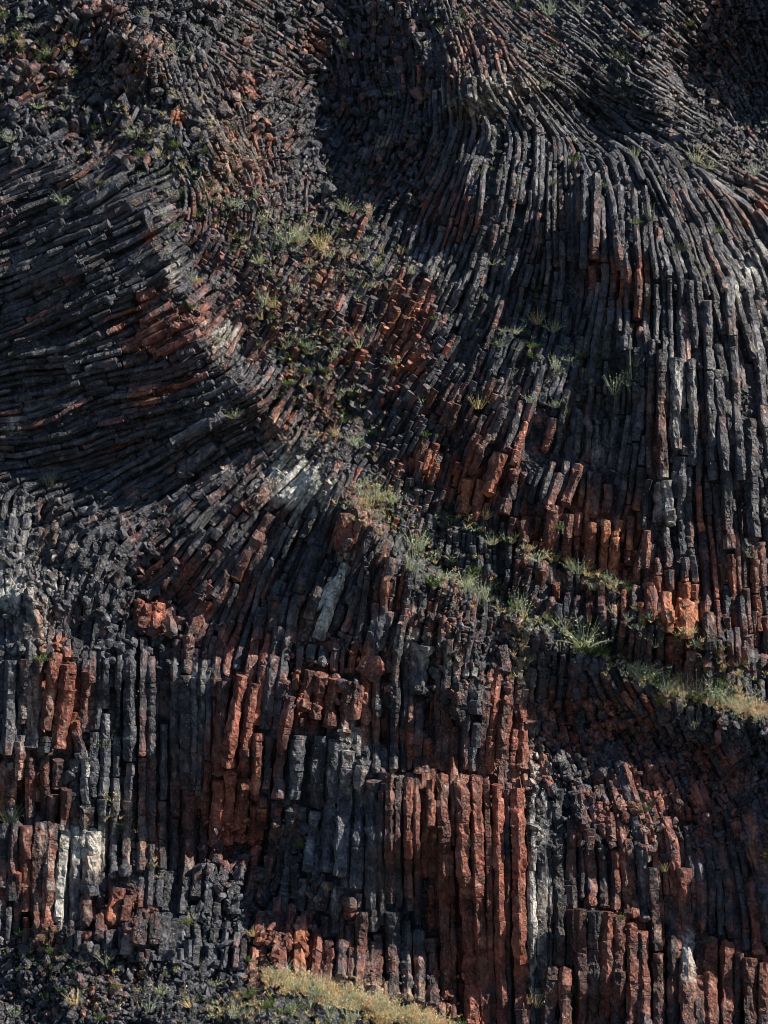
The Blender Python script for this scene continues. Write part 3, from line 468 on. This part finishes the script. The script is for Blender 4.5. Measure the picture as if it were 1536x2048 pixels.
# ------------------------------------------------------------------ broken stones
def ico(sub):
    import bmesh
    bm = bmesh.new(); bmesh.ops.create_icosphere(bm, subdivisions=sub, radius=1)
    bm.verts.ensure_lookup_table(); v = np.array([x.co[:] for x in bm.verts]); f = np.array([[x.index for x in p.verts] for p in bm.faces]); bm.free()
    return v/np.linalg.norm(v, axis=1, keepdims=True), f
I2, F2 = ico(2); I3, F3 = ico(3)
def stone(r, dirs, size, flat=.7):
    n = int(r.integers(8, 13)); pl = r.normal(size=(n, 3)); pl /= np.linalg.norm(pl, axis=1, keepdims=True); dd = r.uniform(.55, .95, n)
    q = dirs@pl.T; rad = np.where(q > 1e-3, dd/np.maximum(q, 1e-3), 9).min(1).clip(.3, 1.5)
    v = dirs*rad[:, None]*np.array([r.uniform(.8, 1.4), r.uniform(.6, 1), r.uniform(.5, 1)]); a = r.uniform(0, 6.3); ca, sa = math.cos(a), math.sin(a)
    b = r.uniform(-.7, .7); cb, sb = math.cos(b), math.sin(b)
    v = v@np.array([[ca, 0, -sa], [0, 1, 0], [sa, 0, ca]]).T@np.array([[cb, -sb, 0], [sb, cb, 0], [0, 0, 1]]).T
    return v*size
ZONES = [  # u0,v0,u1,v1 corners as polygon-ish boxes with number and size range (cm)
 (0,0,400,330,1300,3,16),(400,0,860,420,1500,3,15),(330,420,700,960,500,4,10),(600,450,900,1000,160,3,7),(0,1020,330,1300,420,5,14),(1060,1400,1560,1700,1300,3,12),(850,0,1536,330,500,4,9),
 (-40,1870,640,2100,4200,1.8,10),(560,1940,960,2100,350,3,7),(880,1180,1120,1360,240,4,9),(400,1640,640,1900,420,3,12),(0,1150,420,1330,200,4,12),(560,1270,800,1420,120,4,11),(100,500,420,1000,160,3,9),(1380,0,1536,330,380,5,11),(720,980,900,1200,160,3,8),(780,1220,1060,1420,160,5,12)]
r2 = np.random.default_rng(31); SV, SF, ST = [], [], []; n0 = 0
for (a, b, c_, d_, n, s0, s1) in ZONES:
    for _ in range(n):
        u, v = r2.uniform(a, c_), r2.uniform(b, d_)
        if (a, b) == (-40, 1870) and v < 1875+u*.12: continue
        s = (s0+(s1-s0)*r2.random()**3.5)/100
        y = float(look(ZB, u, v)); p = unproj(np.array([u]), np.array([v]), np.array([y+r2.uniform(-.02, .10)-(.05 if s > .1 else 0)]))[0]
        q = stone(r2, I2, s)+p; SV.append(q); SF.append(F2+n0); n0 += len(q)
        ST.append(np.array([u, v, r2.normal(-.02, .22), r2.uniform(.55, 1.6)])[None].repeat(len(q), 0))
SV = np.concatenate(SV); SF = np.concatenate(SF); ST = np.concatenate(ST)
SV += np.stack([vnoise(SV*22), vnoise(SV*22+9), vnoise(SV*22+33)], 1)*.012
tn = rock_tone(ST[:, 0], ST[:, 1], SV, ST[:, 2], ST[:, 2]*.5-.1, np.zeros(len(SV)), ST[:, 3], np.zeros(len(SV), bool))
link('rubble', mesh_np('rubble', SV, SF, tn, M_ROCK, tris=True), kind='stuff', label='angular broken basalt rubble and scree chips on slopes', category='rubble')
# single rocks that stand out
ROCKS = [(45,1905,17),(115,1935,13),(90,1850,12),(160,1960,12),(215,1905,14),(300,1935,12),(360,1965,10),(430,1925,12),(55,1985,13),(250,1990,11),(180,1895,12),(20,1955,12),(340,1905,14),(260,1950,12),(480,1985,10),
 (60,140,17),(240,140,22),(170,170,14),(430,50,18),(470,70,15),(560,100,15),(640,160,12),(520,150,15),(600,265,17),(690,180,12),(450,310,13),(130,200,13),(55,245,16),(700,1195,14),(665,1290,22),(745,1340,26),(355,1240,16),(460,1250,14),(295,440,16),
 (1360,1390,14),(1340,1372,16),(690,1090,18),(250,1745,20),(135,1550,18)]
items = []
for i, (u, v, s) in enumerate(ROCKS):
    q = stone(r2, I3, s*.85/100); q += np.stack([vnoise(q*14+i*9), vnoise(q*14+9+i*9), vnoise(q*14+33+i*9)], 1)*.014
    y = float(look(ZB, u, v))-.03; p = unproj(np.array([float(u)]), np.array([float(v)]), np.array([y]))[0]; n = len(q)
    tn = rock_tone(np.full(n, u), np.full(n, v), q+p, np.full(n, r2.normal(0, .2)), np.full(n, -.1), np.zeros(n), np.full(n, r2.uniform(.8, 1.5)), np.zeros(n, bool))
    o = link('rock', mesh_np('rock', q, F3, tn, M_ROCK, tris=True), category='rock', group='larger loose rocks'); o.location = p
    items.append(dict(obj=o, u=u, v=v, look=('big ' if s > 15 else 'small ')+('reddish' if tn.mean(0)[0] > 1.4*tn.mean(0)[2] else 'dark grey')))
word_labels(items, 'angular rock')

# ------------------------------------------------------------------ plants
SAGE = [(.38, .46, .36), (.50, .55, .43), (.26, .35, .24)]; GREEN = [(.085, .15, .035), (.13, .19, .05), (.06, .10, .03)]; STR = [(.80, .56, .36), (.72, .54, .30), (.42, .44, .18)]; DK = [(.055, .085, .045), (.09, .12, .07), (.04, .06, .03)]
def blades(r, n, h, spread, cols, wd=.012, curl=.5, leafy=0):
    V, Fq, T = [], [], []; k = 0
    for _ in range(n):
        a = r.uniform(0, 6.28); lean = r.uniform(.05, 1)**.8*spread; hh = h*r.uniform(.45, 1.05); b0 = np.array([math.cos(a), math.sin(a), 0])*r.uniform(0, .22)*h
        d = np.array([math.cos(a)*lean, math.sin(a)*lean-.15*spread, 1]); d /= np.linalg.norm(d); sd_ = np.cross(d, r.normal(size=3)); sd_ /= np.linalg.norm(sd_)
        c = np.array(cols[int(r.integers(len(cols)))])*r.uniform(.7, 1.25); w = wd*r.uniform(.6, 1.2); nseg = 3
        pts = []
        for s in range(nseg+1):
            t = s/nseg; p = b0+d*hh*t+np.array([math.cos(a), math.sin(a), -.8])*curl*lean*hh*t*t*.45; pts.append(p)
        for s in range(nseg+1):
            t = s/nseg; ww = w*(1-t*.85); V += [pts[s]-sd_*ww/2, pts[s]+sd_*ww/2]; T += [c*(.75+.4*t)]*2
        for s in range(nseg): Fq.append([k+2*s, k+2*s+1, k+2*s+3, k+2*s+2])
        k += 2*(nseg+1)
        for _l in range(leafy):                    # small leaves along the stem
            t = r.uniform(.25, 1); p = pts[0]*(1-t)+pts[-1]*t; e = r.normal(size=3); e /= np.linalg.norm(e); g = np.cross(e, r.normal(size=3)); g /= np.linalg.norm(g); lw = wd*r.uniform(.8, 1.5)
            V += [p, p+e*lw*1.3+g*lw*.6, p+e*lw*2.6, p+e*lw*1.3-g*lw*.6]; T += [c*r.uniform(.9, 1.3)]*4; Fq.append([k, k+1, k+2, k+3]); k += 4
    return np.array(V), np.array(Fq), np.clip(np.array(T), 0, .8)
rp = np.random.default_rng(77); PROTO = {}; NP = 6
KIND = {'s': ('silvery sage', SAGE, 1.0, 3), 'g': ('bright green', GREEN, 1.1, 6), 'y': ('straw-coloured', STR, .7, 1), 'd': ('dark green', DK, .9, 1), 'p': ('peach-coloured dry', [(.85, .58, .42), (.80, .50, .34), (.62, .55, .38)], .7, 2)}
for kd, (nm, cols, sp, lf) in KIND.items():
    for v_ in range(NP):
        cc = cols if kd != 's' or v_ < 2 else cols+STR[2:]
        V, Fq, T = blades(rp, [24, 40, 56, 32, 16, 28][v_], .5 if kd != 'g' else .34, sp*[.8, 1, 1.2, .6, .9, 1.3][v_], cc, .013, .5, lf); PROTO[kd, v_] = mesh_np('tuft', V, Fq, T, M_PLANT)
TUFTS = [(130,405,45,'s'),(95,108,28,'s'),(150,145,22,'g'),(75,212,40,'s'),(88,205,22,'y'),(18,280,38,'s'),(270,270,42,'s'),(300,285,22,'s'),(410,300,30,'g'),(190,255,24,'g'),(130,218,22,'s'),(350,100,40,'s'),(290,34,34,'s'),(215,10,24,'s'),
 (465,256,28,'d'),(382,108,30,'s'),(355,195,22,'s'),(395,430,30,'g'),(470,408,42,'s'),(530,438,40,'s'),(578,478,60,'s'),(600,470,40,'s'),(640,492,52,'y'),(655,375,30,'s'),(692,418,44,'s'),(740,425,38,'s'),(755,455,34,'d'),(735,480,30,'s'),(690,505,26,'s'),
 (820,118,30,'d'),(785,188,26,'s'),(825,545,30,'s'),(800,505,28,'y'),(1100,22,60,'s'),(1160,22,34,'s'),(1285,70,26,'s'),(1250,118,52,'d'),(1380,48,30,'g'),(1150,318,36,'g'),(1040,366,24,'g'),(1105,368,28,'g'),(1270,312,34,'s'),(1390,318,56,'s'),(1415,330,40,'s'),
 (1510,345,44,'s'),(1300,436,50,'d'),(1210,372,24,'g'),(960,412,24,'d'),(985,526,30,'s'),(900,478,28,'d'),(1410,548,32,'s'),(1075,645,34,'y'),(1105,658,44,'s'),(1030,664,34,'s'),(1060,712,26,'g'),(1110,734,34,'s'),(1165,712,30,'g'),(1000,690,28,'s'),(955,814,36,'y'),
 (1230,782,62,'s'),(1265,755,44,'d'),(1060,802,34,'s'),(1112,812,30,'s'),(870,636,32,'g'),(790,724,34,'s'),(720,692,40,'s'),(740,660,34,'s'),(615,742,32,'g'),(545,612,32,'y'),(528,604,40,'s'),(575,690,34,'s'),(385,560,34,'s'),(378,612,24,'g'),(470,834,32,'s'),(440,680,20,'s'),
 (688,842,34,'g'),(708,886,44,'s'),(742,868,36,'g'),(672,868,26,'y'),(750,990,50,'s'),(782,1000,44,'s'),(728,1004,34,'y'),(835,1096,62,'s'),(822,1136,50,'s'),(870,1165,54,'g'),(905,1118,42,'s'),(890,1155,36,'s'),(930,1168,42,'s'),(985,1086,36,'s'),(965,1192,48,'s'),(940,1180,40,'s'),
 (1000,1176,34,'g'),(1035,1210,44,'s'),(1075,1118,38,'s'),(1050,1222,44,'s'),(1110,1120,24,'y'),(1155,1142,46,'s'),(1145,1136,30,'s'),(1215,1160,30,'s'),(1130,1252,50,'s'),(1115,1246,40,'s'),(1150,1270,60,'s'),(1168,1285,74,'s'),(1188,1292,60,'s'),(1175,1302,50,'g'),(1200,1302,38,'g'),
 (1225,1222,34,'s'),(1285,1245,34,'g'),(1256,1240,26,'s'),(1270,1338,46,'s'),(1290,1352,50,'s'),(1312,1362,52,'g'),(1332,1378,50,'s'),(1368,1380,60,'p'),(1392,1385,72,'p'),(1412,1382,60,'s'),(1432,1392,70,'s'),(1462,1404,60,'s'),(1492,1416,52,'p'),(1405,1400,50,'g'),(1445,1368,40,'g'),(1520,1424,44,'p'),
 (1478,1412,44,'s'),(1350,1385,34,'g'),(1388,1456,34,'s'),(1112,1414,26,'g'),(1320,1404,28,'g'),(1502,1110,42,'s'),(1255,950,38,'d'),(1120,1056,30,'g'),(1390,1290,32,'s'),(1230,1330,24,'y'),(1140,720,26,'s'),(865,1690,38,'d'),(22,1640,54,'d'),(80,1318,42,'g'),(205,1490,44,'d'),(1288,1620,40,'d'),(100,968,44,'d'),
 (1420,1884,26,'g'),(1390,1980,26,'d'),(1242,1836,22,'g'),(40,1870,24,'g'),(210,1925,32,'s'),(150,2005,34,'y'),(320,1985,30,'s'),(100,1905,22,'g'),(400,1930,34,'g'),(370,1845,26,'g'),(430,1968,30,'s'),(300,2020,36,'s'),(235,1975,28,'g'),(380,2010,30,'y'),(30,2030,34,'s'),(90,2000,26,'d'),(200,2035,28,'g'),(500,1920,28,'g'),
 (380,1838,26,'y'),(1075,2010,40,'y'),(1058,2005,26,'y'),(600,1690,26,'g'),(1330,1740,26,'y'),(505,1870,28,'y'),(940,1690,20,'d'),(330,430,26,'s'),(200,365,24,'g'),(520,690,24,'g'),(850,870,24,'g'),(700,790,26,'g'),(1200,690,28,'d'),(990,270,30,'d'),(1030,15,30,'d'),(860,40,24,'d'),(700,20,24,'g'),(690,90,30,'d'),(750,50,20,'y'),(540,110,26,'d'),(590,30,24,'d'),(530,320,30,'d'),(600,330,26,'d'),(660,340,24,'g'),
 (545,1968,44,'p'),(560,1955,50,'s'),(590,1972,46,'s'),(612,1968,40,'p'),(640,1985,48,'s'),(665,1990,44,'y'),(690,1998,48,'s'),(715,2004,44,'s'),(735,2014,46,'p'),(760,2018,44,'s'),(790,2028,48,'s'),(815,2036,44,'p'),(845,2042,46,'s'),(875,2050,44,'p'),(620,2010,40,'s'),(660,2030,40,'s'),(700,2040,44,'s'),(580,2020,40,'g'),(540,2010,36,'g'),(760,2050,44,'y'),(500,1990,34,'g'),(470,2030,34,'s'),(925,2045,30,'g')]
for ((u0, v0), (u1, v1), n, kinds, sp) in [((560,450),(760,560),8,'ssy',30),((380,330),(560,520),8,'sg',40),((560,600),(720,900),12,'sgy',40),((740,980),(960,1190),8,'ssg',40),((0,60),(380,320),14,'sgy',50),((980,600),(1260,800),7,'sgd',40),((960,1060),(1250,1170),5,'sy',16),((1260,1250),(1500,1380),6,'sgy',24),((860,60),(1500,300),8,'sd',60),((860,300),(1480,470),6,'dg',40)]:
    for _ in range(n): t = rp.random(); TUFTS.append((u0+(u1-u0)*t+rp.normal(0, sp*.6), v0+(v1-v0)*t+rp.normal(0, sp), rp.uniform(18, 32), kinds[int(rp.integers(len(kinds)))]))
items = []
def stand(u, v, sink=.0):
    y = float(min(look(ZB, u, v), look(ZB, u, v+6)))-.05+sink; return unproj(np.array([float(u)]), np.array([float(v)]), np.array([y]))[0]
for (u, v, s, kd) in TUFTS:
    v = min(v+s*.12, 2100); o = link('grass_tuft', PROTO[kd, int(rp.integers(NP))], category='grass tuft', group='grass tufts rooted on the cliff')
    o.location = stand(u, v); sc = s/50*rp.uniform(.85, 1.15); o.scale = (sc*rp.uniform(.9, 1.2), sc, sc); o.rotation_euler = (rp.normal(0, .08)+.1, rp.normal(0, .12), rp.uniform(0, 6.28))
    items.append(dict(obj=o, u=u, v=v, look=('large ' if s > 45 else 'small ' if s < 29 else '')+KIND[kd][0]))
word_labels(items, 'grass tuft')
# low growth nobody could count: moss, seedlings, dry stalks
GV_, GF_, GT_ = [], [], []; k0 = 0
BANDS = [((1330,1375),(1560,1436),420,11,'ppps'),((560,1962),(910,2066),420,14,'ppy'),((700,985),(960,1190),130,32,'ssgy'),((960,1190),(1260,1340),130,18,'ssgy'),((1260,1345),(1540,1432),420,17,'syyss'),((880,1030),(1250,1175),120,12,'syg'),((540,1955),(900,2060),900,18,'ysyys'),((420,2010),(800,2080),160,26,'ysgy'),((0,1900),(480,2040),120,50,'gyd'),((560,450),(760,560),110,45,'sgy'),((380,330),(560,520),120,50,'sgd'),((560,600),(720,900),170,50,'sgyd'),((0,60),(380,320),220,75,'sgyd'),((980,600),(1260,800),80,50,'gds'),((1280,1230),(1520,1370),90,24,'gys'),((450,50),(800,350),120,90,'dgd'),((900,20),(1500,300),110,80,'ds'),((740,980),(760,1010),60,30,'ys'),((1040,1220),(1045,1390),30,12,'yd'),((200,1580),(320,1750),22,14,'yd')]
for ((u0, v0), (u1, v1), n, sp, kinds) in BANDS:
    for _ in range(n):
        t = rp.random(); u = u0+(u1-u0)*t+rp.normal(0, sp); v = v0+(v1-v0)*t+rp.normal(0, sp*.6)
        if not (-40 < u < 1580 and -20 < v < 2090): continue
        kd = kinds[int(rp.integers(len(kinds)))]; V, Fq, T = blades(rp, int(rp.integers(5, 12)), rp.uniform(.06, .19)*(1.3 if kd == 'p' else 1), 1.0, KIND[kd][1], .011, .4, 1)
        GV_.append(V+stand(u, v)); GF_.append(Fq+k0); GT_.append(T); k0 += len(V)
link('grass', mesh_np('grass', np.concatenate(GV_), np.concatenate(GF_), np.concatenate(GT_), M_PLANT), kind='stuff', label='short sparse grass, seedlings and dry stalks on ledges', category='grass')
# small leafy plant at the foot of the palisade, and a yellow-flowered plant at the right edge
def leaf_bm(r, L, w, col):
    V, Fq, T = [], [], []; n = 5
    for s in range(n):
        t = s/(n-1); ww = w*math.sin(math.pi*min(.97, t*.92+.05)); z = .25*L*math.sin(t*2.2)
        V += [(-ww/2, L*t, z+ww*.15), (0, L*t, z), (ww/2, L*t, z+ww*.15)]; T += [col]*3
    for s in range(n-1):
        for j in (0, 1): Fq.append([3*s+j, 3*s+j+1, 3*s+j+4, 3*s+j+3])
    return np.array(V), np.array(Fq), np.array(T)
def e(name, loc, label, cat):
    o = bpy.data.objects.new(name, None); C.collection.objects.link(o); o.location = loc; o['label'] = label; o['category'] = cat; return o
pl = e('leafy_plant', stand(1145, 1992), 'broad-leaved green plant at the foot of the short front columns', 'plant')
V, Fq, T = blades(rp, 4, .14, .5, GREEN, .012, .2, 0); link('stem', mesh_np('stem', V, Fq, T, M_PLANT), pl)
lm = mesh_np('leaf', *leaf_bm(rp, .13, .07, (.10, .15, .09)), M_PLANT)
for i in range(9):
    lf = link('leaf', lm, pl); lf.location = (rp.normal(0, .035), -.03, .04+.012*i); lf.rotation_euler = (rp.uniform(.1, .7), rp.normal(0, .3), i*2.4)
for (u, v, n, sz) in [(1530, 1712, 7, .022)]:
    fl = e('flowering_plant', stand(u, v+10), 'small plant with yellow flowers at the right edge of cliff', 'flowering plant')
    V, Fq, T = blades(rp, 14, .2, .8, GREEN, .011, .3, 3); link('stem', mesh_np('stem', V, Fq, T, M_PLANT), fl)
    pm = mesh_np('flower', I2*np.array([1, 1, .6])*sz, F2, np.tile([(.75, .38, .02)], (len(I2), 1)), M_PLANT, tris=True)
    for i in range(n): b = link('flower', pm, fl); b.location = (rp.normal(0, .05), rp.normal(-.03, .02), .06+rp.uniform(0, .12))
